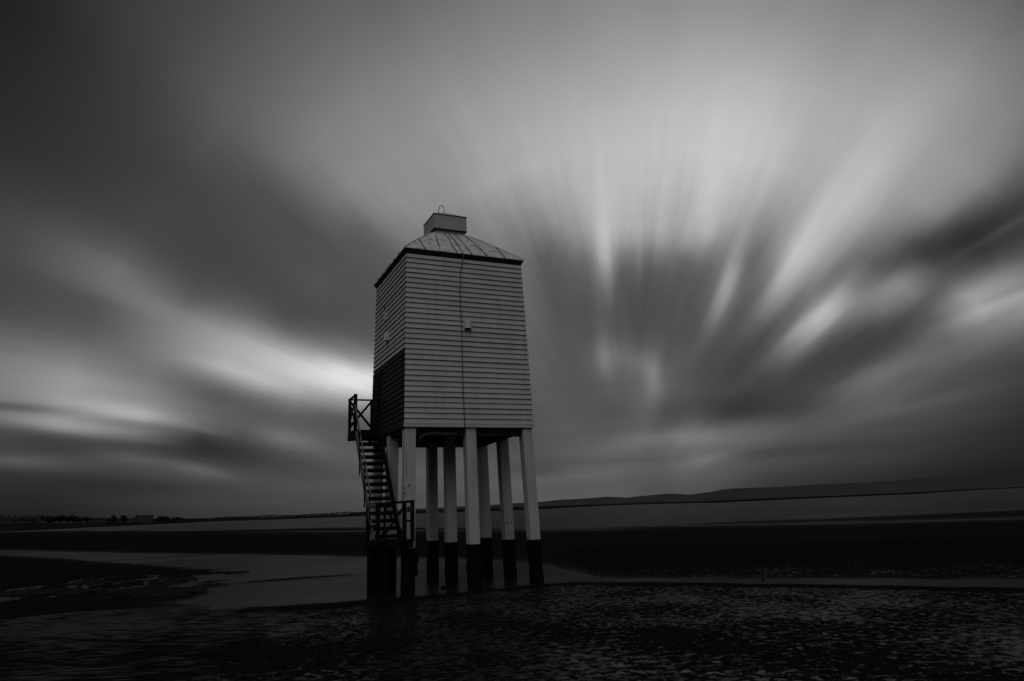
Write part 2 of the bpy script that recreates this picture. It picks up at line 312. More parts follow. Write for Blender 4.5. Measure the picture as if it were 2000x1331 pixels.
# ------------------------------------------------------------------ the ground: sand flats, pools and the sea
def poly(pts): return np.array([ground(x, y)[:2] for x, y in pts])
SEA = [(-900,1062),(-300,1047),(0,1040),(150,1037),(400,1036),(700,1031),(1000,1031),(1080,1033),(1200,1030),(1300,1027),(1325,1024),(1400,1021),(1600,1014),(1800,1005),(2000,995),(2600,972)]
sea_pts = [ground(x, y)[:2] for x, y in SEA]
far_l = far(-700, 1100, 560)[:2]
def hz(az_px, d): return far(az_px, 900, d)[:2]
sea_poly = np.array(sea_pts + [hz(3200, 30000), hz(2000, 30000), hz(1000, 30000), hz(500, 12000), hz(300, 2500), hz(150, 900), hz(40, 700), hz(-80, 620)])
sea_poly = np.array([p for p in sea_poly[2:]])
POOL = [(-700,1062),(-200,1070),(0,1075),(160,1079),(300,1082),(500,1084),(715,1089),(860,1092),(980,1097),(1050,1104),(1095,1113),(1130,1124),(1180,1130),(1300,1130.5),(1500,1131),(1700,1131),(2000,1133),(2400,1137),
        (2400,1153),(2000,1149),(1800,1145),(1600,1142),(1450,1139),(1300,1136),(1180,1134.5),(1110,1136),(1040,1142),(960,1151),(880,1158),(800,1165),(720,1172),(640,1178),(580,1181),(520,1184),(470,1187),(430,1190),(400,1192),(410,1186),(380,1180),(330,1177),
        (395,1168),(388,1155),(340,1150),(250,1148),(310,1143),(380,1137),(420,1128),(480,1119),(430,1113),(300,1104),(150,1093),(0,1085),(-200,1079),(-700,1068)]
pool_poly = poly(POOL)
CREEK = [(1300,1025.5),(1420,1025),(1700,1019.5),(2000,1012),(2500,1000),(2500,1001.5),(2000,1014),(1700,1021.5),(1500,1025.5),(1300,1027.5)]
creek_poly = poly(CREEK)
CREEK2 = [(-100,1041),(300,1038.5),(600,1035.5),(1000,1033.8),(1200,1034),(1000,1035),(600,1036.8),(300,1040),(-100,1043)]
creek2 = poly([(520,1038.6),(640,1038),(820,1036),(1000,1034.6),(1180,1034),(1180,1034.9),(1000,1035.6),(820,1037.2),(640,1039)])
def sdist(X, Y, P):                                     # signed distance, positive inside
    d = np.full(X.shape, 1e18); ins = np.zeros(X.shape, bool); n = len(P)
    for i in range(n):
        ax, ay = P[i]; bx, by = P[(i+1) % n]; ex, ey = bx-ax, by-ay; L = ex*ex+ey*ey+1e-12
        t = np.clip(((X-ax)*ex+(Y-ay)*ey)/L, 0, 1)
        d = np.minimum(d, (X-ax-t*ex)**2+(Y-ay-t*ey)**2)
        c = (ay > Y) != (by > Y)
        with np.errstate(divide='ignore', invalid='ignore'): xc = ax+(Y-ay)*ex/(ey if ey else 1e-12)
        ins ^= c & (X < xc)
    return np.sqrt(d)*np.where(ins, 1, -1)
def ang(a): return YAW + a
fine = np.radians(np.arange(-44, 44.01, 0.11)); coarse = np.radians(np.concatenate([np.arange(-180, -44, 4.0), np.arange(46, 180, 4.0)]))
A = np.sort(np.concatenate([fine, coarse])) + YAW
RR = [0.0]; r = 0.6
while r < 12000:
    RR.append(r)
    r *= 1.012 if 4 < r < 60 else (1.02 if r < 300 else 1.05) if r >= 4 else 1.15
RR = np.array(RR)
AA, RG = np.meshgrid(A, RR)
X = CAM[0] + np.sin(AA)*RG; Y = CAM[1] + np.cos(AA)*RG
wob = np.clip(RG/18.0, 0.4, 6)
Xw = X + fbm(X*0.9, Y*0.9, 3, 4)*0.35*np.minimum(wob, 1.2); Yw = Y + fbm(X*0.9, Y*0.9, 13, 4)*0.35*np.minimum(wob, 1.2)
sd_pool = sdist(Xw, Yw, pool_poly); sd_sea = sdist(X + fbm(X*.02, Y*.02, 5)*6, Y + fbm(X*.02, Y*.02, 6)*3, sea_poly); sd_ck = np.maximum(sdist(X, Y, creek_poly), sdist(X, Y, creek2))
def bank(sd, slope, hi, lo): return np.where(sd > 0, -np.minimum(sd*slope, lo), np.minimum(-sd*slope, hi))
h1 = bank(sd_pool, 0.035, 0.06, 0.10); h2 = bank(sd_sea, 0.01, 0.07, 0.6); h3 = bank(sd_ck, 0.01, 0.07, 0.05)
H = np.minimum(np.minimum(h1, h2), h3)
land = np.clip(H/0.03, 0, 1)
H += land*(fbm(X*0.25, Y*0.25, 21, 4)*0.03 + fbm(X*1.6, Y*1.6, 31, 4)*0.012)*np.clip(40/np.maximum(RG, 1), 0.05, 1)
# lumpy weed and mud ridges at the left
gx, gy = ground(170, 1150)[:2]
u = (X-gx); v = (Y-gy)
cl = np.exp(-(((u*0.86+v*0.5)/5.5)**2 + ((v*0.86-u*0.5)/5.2)**2)**2)
ru = (X*math.cos(YAW)-Y*math.sin(YAW)); rv = (X*math.sin(YAW)+Y*math.cos(YAW)); lump = fbm(ru*1.5+3, rv*1.1, 41, 6, 0.72)
H = H*(1-cl) + cl*(np.clip(lump, -0.35, 0.5)*0.16 + 0.008 - np.clip(sd_pool, 0, 1.5)*0.05)
# ripples of the near shore
rp = np.clip((26-RG)/10, 0, 1)*land
wv = np.sin((X*0.35+Y*0.94)*9.0 + fbm(X*0.8, Y*0.8, 51, 3)*9.0)
H += rp*(wv*0.004 + fbm(X*3.5, Y*3.5, 61, 4)*0.016)
RM = np.maximum(H, 0) 
# wetness
sx = -(sd_pool)                                          # distance from the pool's edge
frontside = ((X-CAM[0])*FW[0]+(Y-CAM[1])*FW[1]) < 18.3
px = (X-CAM[0])*math.cos(YAW)-(Y-CAM[1])*math.sin(YAW)   # right of the view axis
near_front = np.clip((17.0-RG)/3.0, 0, 1)
wet = np.where(RG < 20, 0.50, 0.0)
wet = np.where(RG < 20, 0.472 + 0.12*fbm(X*0.35, Y*0.35, 71, 5), 0.12)
left = np.clip((-px-4.6)/1.8, 0, 1)*(RG < 22)
wet += left*0.055
wet = np.where((RG < 30) & (sx > 0) & (px > -6.2), wet*np.clip(0.35+sx/1.5*0.65, 0, 1), wet)
right_far = (px > 2) & (RG >= 20) & (RG < 34); wet = np.where(right_far, 0.43-0.28*np.clip((RG-20)/12, 0, 1), wet)
wet = np.where((RG > 34), 0.05, wet)
wet = np.where(cl > 0.3, 0.40, wet)
sheen_cl = cl > 0.3
wet += np.clip((13-RG)/6, 0, 1)*-0.03
sheen = np.exp(np.minimum(sd_pool, 0)/(0.12+0.006*RG))*np.clip((RG-17)/3, 0, 1)
sheen = np.maximum(sheen, np.exp(np.minimum(sd_sea, 0)/(0.03*RG+1))*0.7)
sheen = np.maximum(sheen, np.exp(np.minimum(sd_ck, 0)/(0.03*RG+1))*0.5)
sheen = np.clip(sheen+0.05*(RG > 20), 0, 1)
sheen = np.where(sheen_cl, sheen*0.3, sheen); sheen = np.where((px > 2) & (RG < 34), sheen*0.35, sheen)
nR, nA = X.shape
me = bpy.data.meshes.new('sand')
vs = np.stack([X, Y, H], -1).reshape(-1, 3)
I, J = np.meshgrid(np.arange(nR-1), np.arange(nA), indexing='ij'); J2 = (J+1) % nA
quads = np.stack([I*nA+J, (I+1)*nA+J, (I+1)*nA+J2, I*nA+J2], -1).reshape(-1, 4)
me.vertices.add(len(vs)); me.vertices.foreach_set('co', vs.astype(np.float32).ravel())
me.loops.add(quads.size); me.loops.foreach_set('vertex_index', quads.astype(np.int32).ravel())
me.polygons.add(len(quads)); me.polygons.foreach_set('loop_start', (np.arange(len(quads))*4).astype(np.int32))
me.update(calc_edges=True); me.validate()
me.polygons.foreach_set('use_smooth', [True]*len(me.polygons))
at_ = me.attributes.new('wet', 'FLOAT', 'POINT'); at_.data.foreach_set('value', wet.astype(np.float32).ravel()[:len(me.vertices)])
at2 = me.attributes.new('sheen', 'FLOAT', 'POINT'); at2.data.foreach_set('value', sheen.astype(np.float32).ravel()[:len(me.vertices)])
sand = bpy.data.objects.new('sand_flats', me); COL.objects.link(sand); tag(sand, kind='structure')

# silty, faintly ruffled water: Fresnel reflection, part of it lost to the ripples
def wet_surface(t, rough, tint):
    df = t.nodes.new('ShaderNodeBsdfDiffuse'); df.inputs['Color'].default_value = (0.010, 0.010, 0.010, 1)
    gl = t.nodes.new('ShaderNodeBsdfGlossy'); gl.inputs['Color'].default_value = (tint, tint, tint, 1); gl.inputs['Roughness'].default_value = rough
    fr = t.nodes.new('ShaderNodeFresnel'); fr.inputs['IOR'].default_value = 1.33
    mx = t.nodes.new('ShaderNodeMixShader'); t.links.new(fr.outputs[0], mx.inputs[0]); t.links.new(df.outputs[0], mx.inputs[1]); t.links.new(gl.outputs[0], mx.inputs[2])
    return mx.outputs[0], gl
ms = bpy.data.materials.new('wet_sand'); ms.use_nodes = True; t = ms.node_tree; b = t.nodes['Principled BSDF']
b.inputs['Specular IOR Level'].default_value = 0.0; b.inputs['Roughness'].default_value = 0.9
tcn = t.nodes.new('ShaderNodeTexCoord')
mp = t.nodes.new('ShaderNodeMapping'); mp.inputs['Scale'].default_value = (1, 1, 1); mp.inputs['Rotation'].default_value = (0, 0, R(24)); t.links.new(tcn.outputs['Object'], mp.inputs['Vector'])
mp2 = t.nodes.new('ShaderNodeMapping'); mp2.inputs['Scale'].default_value = (7.2, 7.6, 1); t.links.new(mp.outputs[0], mp2.inputs['Vector'])
nA_ = N(t, 'ShaderNodeTexNoise', ins={'Scale': 1.0, 'Detail': 5.0, 'Roughness': 0.7, 'Distortion': 0.5}); t.links.new(mp2.outputs[0], nA_.inputs['Vector'])
nB_ = N(t, 'ShaderNodeTexNoise', ins={'Scale': 0.55, 'Detail': 3.0}); t.links.new(mp.outputs[0], nB_.inputs['Vector'])
nC_ = N(t, 'ShaderNodeTexNoise', ins={'Scale': 60.0, 'Detail': 4.0}); t.links.new(mp.outputs[0], nC_.inputs['Vector'])
wt = N(t, 'ShaderNodeAttribute', attribute_name='wet')
mp3 = t.nodes.new('ShaderNodeMapping'); mp3.inputs['Scale'].default_value = (1.7, 7.0, 1); t.links.new(mp.outputs[0], mp3.inputs['Vector'])
nS_ = N(t, 'ShaderNodeTexNoise', ins={'Scale': 1.0, 'Detail': 6.0, 'Roughness': 0.68, 'Distortion': 0.3}); t.links.new(mp3.outputs[0], nS_.inputs['Vector'])
sxy = t.nodes.new('ShaderNodeSeparateXYZ'); t.links.new(mp.outputs[0], sxy.inputs[0]); cu = float(CAM[0]*math.cos(R(24))-CAM[1]*math.sin(R(24)))
lf = N(t, 'ShaderNodeMapRange', ins={'From Min': cu-2.5, 'From Max': cu-5.5}); t.links.new(sxy.outputs[0], lf.inputs['Value'])
mxl = t.nodes.new('ShaderNodeMix'); mxl.data_type = 'FLOAT'; t.links.new(lf.outputs['Result'], mxl.inputs[0]); t.links.new(nA_.outputs[0], mxl.inputs[2]); t.links.new(nS_.outputs[0], mxl.inputs[3])
hgt = math_n(t, 'ADD', mxl.outputs[0], math_n(t, 'MULTIPLY', math_n(t, 'SUBTRACT', nB_.outputs[0], 0.5), 0.30))
hgt2 = math_n(t, 'ADD', hgt, math_n(t, 'MULTIPLY', math_n(t, 'SUBTRACT', nC_.outputs[0], 0.5), 0.05))
dlt = math_n(t, 'SUBTRACT', wt.outputs['Fac'], hgt2)
mk = N(t, 'ShaderNodeMapRange', ins={'From Min': -0.03, 'From Max': 0.08}); t.links.new(dlt, mk.inputs['Value'])
colr = math_n(t, 'MULTIPLY', math_n(t, 'ADD', math_n(t, 'MULTIPLY', nC_.outputs[0], 0.8), 0.6), 0.0065)
t.links.new(colr, b.inputs['Base Color'])
bp = N(t, 'ShaderNodeBump', ins={'Strength': 0.6, 'Distance': 0.05}); t.links.new(hgt2, bp.inputs['Height']); t.links.new(bp.outputs[0], b.inputs['Normal'])
film, gl_n = wet_surface(t, 0.30, 0.10)
t.links.new(math_n(t, 'MULTIPLY_ADD', lf.outputs['Result'], -0.048, 0.130), gl_n.inputs['Color'])
ng = N(t, 'ShaderNodeTexNoise', ins={'Scale': 14.0, 'Detail': 3.0}); t.links.new(mp.outputs[0], ng.inputs['Vector'])
bp2 = N(t, 'ShaderNodeBump', ins={'Strength': 0.25, 'Distance': 0.01}); t.links.new(ng.outputs[0], bp2.inputs['Height']); t.links.new(bp2.outputs[0], gl_n.inputs['Normal'])
mxs = t.nodes.new('ShaderNodeMixShader'); she = N(t, 'ShaderNodeAttribute', attribute_name='sheen')
t.links.new(math_n(t, 'MAXIMUM', mk.outputs['Result'], math_n(t, 'MULTIPLY', she.outputs['Fac'], math_n(t, 'ADD', nA_.outputs[0], 0.35))), mxs.inputs[0]); t.links.new(b.outputs[0], mxs.inputs[1]); t.links.new(film, mxs.inputs[2])
t.links.new(mxs.outputs[0], t.nodes['Material Output'].inputs['Surface'])
me.materials.append(ms)

# water: one level sheet, stirred smooth by the long exposure
mw = bpy.data.materials.new('silty_water'); mw.use_nodes = True; t = mw.node_tree; wsh, b = wet_surface(t, 0.2, 0.165); t.links.new(wsh, t.nodes['Material Output'].inputs['Surface'])
tcn = t.nodes.new('ShaderNodeTexCoord'); mp = t.nodes.new('ShaderNodeMapping'); mp.inputs['Rotation'].default_value = (0, 0, R(24)); mp.inputs['Scale'].default_value = (0.05, 0.5, 1)
t.links.new(tcn.outputs['Object'], mp.inputs['Vector'])
nz = N(t, 'ShaderNodeTexNoise', ins={'Scale': 0.8, 'Detail': 5.0, 'Roughness': 0.6}); t.links.new(mp.outputs[0], nz.inputs['Vector'])
rg = math_n(t, 'ADD', math_n(t, 'MULTIPLY', nz.outputs[0], 0.18), 0.12); t.links.new(rg, b.inputs['Roughness'])
t.links.new(math_n(t, 'MULTIPLY', math_n(t, 'ADD', nz.outputs[0], 0.5), 0.165), b.inputs['Color'])
w = MB(); n = 96; rings = [0.001, 5, 20, 80, 320, 1300, 5000, 20000, 40000]
vs = []; fs = []
for i, rr in enumerate(rings):
    for k in range(n): vs.append((CAM[0]+rr*math.cos(2*math.pi*k/n), CAM[1]+rr*math.sin(2*math.pi*k/n), 0.0))
for i in range(len(rings)-1):
    for k in range(n): fs.append((i*n+k, (i+1)*n+k, (i+1)*n+(k+1) % n, i*n+(k+1) % n))
w.add(vs, fs); water = w.build('water', mw); tag(water, kind='structure')

# ------------------------------------------------------------------ far land
def ridge(name, prof, dist, depth, m, amp=0.0, seed=1, step=4.0, foot=0.06):
    xs = np.arange(prof[0][0], prof[-1][0]+0.1, step)
    ys = np.interp(xs, [p[0] for p in prof], [p[1] for p in prof])
    ds = np.interp(xs, [p[0] for p in prof], [p[2] if len(p) > 2 else dist for p in prof])
    crest = [far(x, y, d) for x, y, d in zip(xs, ys, ds)]
    hmul = fbm(xs*0.02, xs*0.0, seed, 5)*amp
    rowsv = []
    fr = [(0.0, 0.0), (0.15, 0.35), (0.45, 0.55), (0.8, 0.85), (1.0, 1.0), (1.3, 0.8), (2.0, 0.3), (2.5, -0.05)]
    for k, (a, hh) in enumerate(fr):
        row = []
        for i, (x, d) in enumerate(zip(xs, ds)):
            c = crest[i]; dirv = np.array([c[0]-CAM[0], c[1]-CAM[1]]); L = np.hypot(*dirv); dirv /= L
            q = L - depth*(1-a)
            top = c[2]+hmul[i]
            nzv = vnoise(np.array([x*0.05+k*3.1]), np.array([k*7.7]), seed+9)[0]
            z = -1.0+(top+1.0)*hh*(1 if k in (0, 4, 7) else 1+0.25*nzv)
            z = min(z, top) if k != 4 else top
            row.append((CAM[0]+dirv[0]*q, CAM[1]+dirv[1]*q, z))
        rowsv.append(row)
    b_ = MB(); nn = len(xs); b_.add([v for r_ in rowsv for v in r_], [(k*nn+i, k*nn+i+1, (k+1)*nn+i+1, (k+1)*nn+i) for k in range(len(fr)-1) for i in range(nn-1)])
    return b_.build(name, m, smooth=True)
hl = ridge('hills', [(600,1011),(700,1003.5),(780,996),(860,991.5),(930,988),(1000,984),(1050,981),(1100,976),(1150,973.5),(1190,970),(1225,972.5),(1270,967.5),(1310,964),(1350,966),(1380,962),(1415,956),(1500,952),(1575,948),(1700,942),(1825,933),(1900,931),(2000,928),(2150,925),(2400,925)], 9000, 2500, 'hill', 6, 3)
tag(hl, kind='structure')
ll = ridge('lowland', [(690,1001),(800,999),(950,993),(1060,989),(1120,987),(1215,983),(1245,979.5),(1280,979.5),(1310,980),(1390,974),(1500,971),(1600,968),(1700,963),(1850,957),(2000,951)], 3000, 300, 'lowland', 1.0, 8, 3.0)
tag(ll, kind='structure')
sh = ridge('shore_strip', [(690,1003.5,700),(850,996.5,800),(950,992,560),(1060,989.5,580),(1200,984.9,850),(1400,977.6,460),(1600,969.2,560),(1800,961.3,600),(2000,950.9,1800),(2150,944,3000)], 500, 40, 'coast', 0.15, 18, 3.0)
tag(sh, kind='structure')
cb = ridge('coast_bank', [(-300,1036,560),(-100,1027,600),(0,1022.5,640),(100,1021.5,680),(200,1020,740),(300,1016.5,850),(400,1014,1100),(450,1012.5,1000),(540,1010.2,760),(640,1005.8,700),(735,1001.8,700)], 700, 60, 'coast', 0.5, 5, 4.0)
tag(cb, kind='structure')

# ------------------------------------------------------------------ the lighthouse
W0, TP = 1.9355, 0.0255
def hw(z): return W0-TP*z
Z1, Z2, Z3, Z4, ZE = 1.075, 4.177, 6.195, 8.90, 9.005
LH = empty('lighthouse', (0, 0, 0))
tag(LH, 'white boarded timber lighthouse hut on nine tarred stilts with black outside stair', 'lighthouse')
# lapped boards, one strip per side and course
def boards(zlo, zhi, sides, name, m, pitch=0.1442, out=0.0):
    b_ = MB(); n = max(1, round((zhi-zlo)/pitch)); p = (zhi-zlo)/n
    rs = random.Random(5)
    for k in range(n):
        za, zb = zlo+k*p, zlo+(k+1)*p
        for sd_ in sides:
            jt = rs.uniform(-0.003, 0.003); jo = rs.uniform(-0.002, 0.003)
            a = hw(za)+0.004+out+jo; bo = a+0.034; tp = hw(zb)+0.008+out+jo
            zA, zB = za+0.004+jt, zb-0.001+jt
            L0 = hw(za)+0.030+out; L1 = hw(zb)+0.010+out
            prof = [(hw(za)-0.02, zA+0.012, L0-0.02), (bo, zA, L0), (bo-0.002, zA+0.01, L0), (tp, zB, L1), (hw(zb)-0.03, zB, L1-0.03)]
            vs = []
            for e in (-1, 1):
                for (o_, z_, L_) in prof: vs.append((o_, z_, e*L_))
            tr = {'front': lambda o_, l_: (l_, -o_), 'back': lambda o_, l_: (l_, o_), 'left': lambda o_, l_: (-o_, l_), 'right': lambda o_, l_: (o_, l_)}[sd_]
            vv = [(*tr(o_, l_), z_) for (o_, z_, l_) in vs]
            q = len(prof); b_.add(vv, [(i, i+1, q+i+1, q+i) for i in range(q-1)])
    return b_.build(name, m, LH)
boards(Z2, Z4, ('front', 'right', 'back'), 'board_wall', 'boards')
boards(Z3, Z4, ('left',), 'board_wall', 'boards')
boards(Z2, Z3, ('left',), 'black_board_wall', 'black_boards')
core = MB(); 
a, c_ = hw(Z2)-0.03, hw(Z4)-0.03
core.add([(-a,-a,Z2),(a,-a,Z2),(a,a,Z2),(-a,a,Z2),(-c_,-c_,Z4),(c_,-c_,Z4),(c_,c_,Z4),(-c_,c_,Z4)], [(0,3,2,1),(4,5,6,7),(0,1,5,4),(1,2,6,5),(2,3,7,6),(3,0,4,7)])
core.build('wall_core', 'dark_edge', LH)  # dark colour behind the board gaps stands in for their shadow
# skirt board and floor beams
sk = MB(); a = hw(Z2)
for y in (-1, 1): sk.box((-a-0.035, min(y*a, y*(a+0.035)), Z2-0.085), (a+0.035, max(y*a, y*(a+0.035)), Z2+0.006))
sk.box((a, -a, Z2-0.085), (a+0.035, a, Z2+0.006))
sk.build('skirting_board', 'trim', LH)
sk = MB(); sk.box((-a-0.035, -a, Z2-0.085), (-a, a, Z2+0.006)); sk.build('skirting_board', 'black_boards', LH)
fb = MB()
for y in (-1.62, 0.0, 1.62): fb.box((-1.62, y-0.09, Z2-0.30), (1.62, y+0.09, Z2-0.10))
for x in (-1.7, -0.3, 0.5, 1.66): fb.box((x-0.05, -1.75, Z2-0.20+0.002*x), (x+0.05, 1.75, Z2-0.098+0.002*x))
fb.build('floor_beam', 'joist', LH)
fl = MB(); fl.box((-a+0.002, -a+0.002, Z2-0.095), (a-0.002, a-0.002, Z2-0.005)); fl.build('floor', 'joist', LH)
# legs
SL, G0 = 0.293, 1.7727
for i in (-1, 0, 1):
    for j in (-1, 0, 1):
        rs = random.Random(i*7+j*3+50)
        z1 = Z1 + rs.uniform(-0.02, 0.02); lx, ly = rs.uniform(-.01, .01), rs.uniform(-.01, .01)
        def sec(z, s, fr=0): 
            g = G0-TP*z; h = s/2; return [(i*g+a_*h+lx*(Z2-z)/4, j*g+b_*h+ly*(Z2-z)/4, z) for a_, b_ in ((-1,-1),(1,-1),(1,1),(-1,1))]
        def leg_mesh(zs, ss):
            b_ = MB(); vs = []; 
            for z, s_ in zip(zs, ss): vs += sec(z, s_)
            fs = [(0,3,2,1), tuple(4*(len(zs)-1)+k for k in range(4))]
            for q in range(len(zs)-1):
                for k in range(4): fs.append((q*4+k, q*4+(k+1) % 4, (q+1)*4+(k+1) % 4, (q+1)*4+k))
            b_.add(vs, fs); return b_
        top = Z2-0.10
        zs = [z1] + list(np.linspace(z1+0.4, top-0.12, 6)) + [top-0.02, top]
        ss = [SL*0.985] + [SL*(1+rs.uniform(-0.012, 0.012)) for _ in range(6)] + [SL, SL*0.9]
        lg = leg_mesh(zs, ss).build('leg', 'timber', LH, bevel=0.018)
        zb = [-0.6, -0.1, 0.15, 0.45, 0.75, z1-0.003]
        sb = [SL*1.0*(1.0+rs.uniform(-0.03, 0.05)) for _ in range(5)]+[SL*1.01]
        leg_mesh(zb, sb).build('leg_base', 'tar', lg, bevel=0.02)
        if (i, j) in ((1, 0), (0, 1)):                                       # bolts of a splice
            g = G0-TP*1.5
            for zz in (1.22, 1.55):
                for dx in (-0.07, 0.07): bt = MB(); bt.box((i*g+dx-0.014, j*g-SL/2-0.03, zz-0.014), (i*g+dx+0.014, j*g-SL/2+0.01, zz+0.014)); bt.build('bolt', 'iron', lg)
        if (i, j) == (0, -1):
            bt = MB(); bt.box((-SL/2-0.045, -G0-0.06, 0.42), (-SL/2+0.01, -G0+0.10, 0.60)); bt.build('bracket', 'tar', lg)
        if (i, j) == (-1, -1):
            bt = MB(); x0 = -G0+SL/2; bt.box((x0-0.02, -G0-0.13, 0.42), (x0+0.085, -G0+0.06, 0.98)); bt.box((x0+0.085, -G0-0.08, 0.72), (x0+0.13, -G0+0.0, 0.84)); bt.build('fender_block', 'tar', lg)
            for dx, zz in ((-0.1, 2.55), (0.03, 2.62), (-0.09, 2.42)): bt = MB(); bt.box((-G0+dx-0.014, -G0-SL/2+0.015, zz-0.014), (-G0+dx+0.014, -G0-SL/2+0.07, zz+0.014)); bt.build('bolt', 'iron', lg)
# right hand raking strut under the floor
st = MB(); st.bar((1.62, -1.5, 4.02), (1.62, 1.5, 3.93), 0.07, 0.10); st.build('floor_beam', 'joist', LH)
# hanging pipe under the front edge
pp = MB(); pp.tube([(-1.42, -1.70, 3.72), (-1.35, -1.70, 3.86), (-1.2, -1.70, 3.93), (-1.0, -1.70, 3.95), (-0.7, -1.70, 3.93), (-0.35, -1.70, 3.94)], 0.03); pp.build('pipe', 'rail_worn', LH, smooth=True)

# roof
WE = 1.80
cn = MB()
h0, h1 = 1.728, 1.792
cn.add([(-h0,-h0,8.868),(h0,-h0,8.868),(h0,h0,8.868),(-h0,h0,8.868),(-h1,-h1,8.985),(h1,-h1,8.985),(h1,h1,8.985),(-h1,h1,8.985),(-h1,-h1,9.004),(h1,-h1,9.004),(h1,h1,9.004),(-h1,h1,9.004)],
       [(0,3,2,1),(8,9,10,11),(0,1,5,4),(1,2,6,5),(2,3,7,6),(3,0,4,7),(4,5,9,8),(5,6,10,9),(6,7,11,10),(7,4,8,11)])
cn.build('cornice', 'dark_edge', LH)
levels = [(1.80, 9.006), (1.80, 9.024), (1.45, 9.345), (1.1, 9.645), (0.8, 9.895), (0.60, 10.045), (0.47, 10.12)]
rf = MB(); vs = []; NS = 14
for (hh, z) in levels:
    ring = []
    for s_ in range(4):
        for k in range(NS):
            t_ = -1+2*k/NS
            x, y = [(t_, -1), (1, t_), (-t_, 1), (-1, -t_)][s_]
            jz = 0 if z < 9.03 else 0.012*math.sin(k*2.7+s_*5+z*9)
            ring.append((x*hh, y*hh, z+jz))
    vs += ring
nn = NS*4
rf.add(vs, [(q*nn+k, q*nn+(k+1) % nn, (q+1)*nn+(k+1) % nn, (q+1)*nn+k) for q in range(len(levels)-1) for k in range(nn)] + [tuple(range(nn))])
roof = rf.build('roof', 'roof', LH)
def roofz(d): return float(np.interp(-d, [-l[0] for l in levels[1:]], [l[1] for l in levels[1:]]))
for s_ in range(4):
    for k, e in enumerate((-1.22, -0.78, -0.30, -0.10, 0.17, 0.62, 1.18)):
        sm = MB(); rs = random.Random(s_*31+k); ds = [1.82]
        stop = max(0.50, abs(e)+0.02); ds += list(np.linspace(1.7, stop, 7)); pts = []
        for d in ds:
            o_ = e*(0.55+0.45*d/1.82) if abs(e) < 0.9 else e
            o_ += rs.uniform(-0.015, 0.015)
            o_ = max(-d, min(d, o_)); x, y = [(o_, -d), (d, o_), (-o_, d), (-d, -o_)][s_]
            pts.append((x, y, roofz(d)+0.010))
        for p_, q_ in zip(pts[:-1], pts[1:]): sm.bar(p_, q_, rs.uniform(0.012, 0.034), 0.018)
        sm.build('roof_seam', 'seam', roof)
for sx_, sy_ in ((-1,-1),(1,-1),(1,1),(-1,1)):
    sm = MB(); pts = [(sx_*d, sy_*d, roofz(d)+0.012) for d in (1.81, 1.4, 1.0, 0.72, 0.56, 0.49)]
    for p_, q_ in zip(pts[:-1], pts[1:]): sm.bar(p_, q_, 0.03, 0.012)
    sm.build('roof_hip', 'roof', roof)
# neck and cupola
nk = MB(); nk.box((-0.465, -0.465, 10.08), (0.465, 0.465, 10.26)); nk.build('cupola_neck', 'cupola', LH)
cp = MB(); cp.box((-0.525, -0.525, 10.245), (0.525, 0.525, 10.69)); cup = cp.build('cupola', 'cupola', LH, bevel=0.006)
lp = MB(); hh = 0.54
lp.box((-hh, -hh, 10.692), (hh, hh, 10.712)); lp.build('cupola_edge', 'dark_edge', cup)
lp = MB(); lp.box((-0.53, -0.53, 10.222), (0.53, 0.53, 10.243)); lp.build('cupola_edge', 'dark_edge', cup)
ct = MB(); ct.add([(-0.53,-0.53,10.714),(0.53,-0.53,10.714),(0.53,0.53,10.714),(-0.53,0.53,10.714),(0,0,11.02)], [(0,1,4),(1,2,4),(2,3,4),(3,0,4),(0,3,2,1)])
ct.build('cupola_cap', 'roof', cup)
hp = MB(); P0, P1 = np.array((-0.36, -0.46, 10.70)), np.array((-0.02, -0.02, 11.0)); pts = []
for k in range(17):
    t_ = k/16; an = math.pi*t_
    pts.append(P0*(0.5+0.5*math.cos(an)) + P1*(0.5-0.5*math.cos(an)) + np.array((0, 0, 0.27))*math.sin(an)**0.8)
hp.tube(pts, 0.011); hp.build('lifting_hoop', 'iron', cup, smooth=True)
# cable down the front
cb_ = MB()
def fy(z): return -(hw(z)+0.045)
pts = [(-0.10, -1.84, 9.02), (-0.10, -1.83, 8.90), (-0.12, fy(8.75)-0.01, 8.75), (-0.165, fy(8.5), 8.5), (-0.19, fy(8.2), 8.2)] + [(-0.205+0.008*math.sin(z*2.1), fy(z), z) for z in (7.8, 7.4, 7.0, 6.6, 6.2, 5.8, 5.4, 5.0, 4.6, 4.3, 4.05)]
cb_.tube(pts, 0.012, 6); cb_.build('cable', 'rail_worn', LH, smooth=True)
# hooded vents
def vent(c, axis, name='wall_vent'):
    b_ = MB(); n = 12; hw_, hh_, dp = 0.105, 0.23, 0.14; vs = []
    for zz in (0, hh_):
        sc = 1.0 if zz == 0 else 0.82
        for k in range(n+1):
            an = math.pi*k/n; vs.append((-hw_*math.cos(an), -dp*sc*math.sin(an)**0.7 if 0 < k < n else 0.0, zz))
    m_ = n+1; fs = [(k, k+1, m_+k+1, m_+k) for k in range(n)] + [tuple(range(m_, 2*m_))]
    inner = [(x*0.85, y*0.85, 0.012) for (x, y, z) in vs[:m_]]
    vs += inner; fs += [(k+1, k, 2*m_+k, 2*m_+k+1) for k in range(n)]
    if axis == 'left': vs = [(y, -x, z) for x, y, z in vs]
    b_.add([(c[0]+x, c[1]+y, c[2]+z) for x, y, z in vs], fs); o = b_.build(name, 'vent', LH)
    d_ = MB(); q = [(x, y, 0.014) for (x, y, z) in inner]
    if axis == 'left': q = [(y, -x, z) for x, y, z in q]
    d_.add([(c[0]+x, c[1]+y, c[2]+z) for x, y, z in q], [tuple(range(m_))]); d_.build('vent_opening', 'dark_edge', o)
vent((-0.02, -hw(6.9)-0.02, 6.82), 'front')
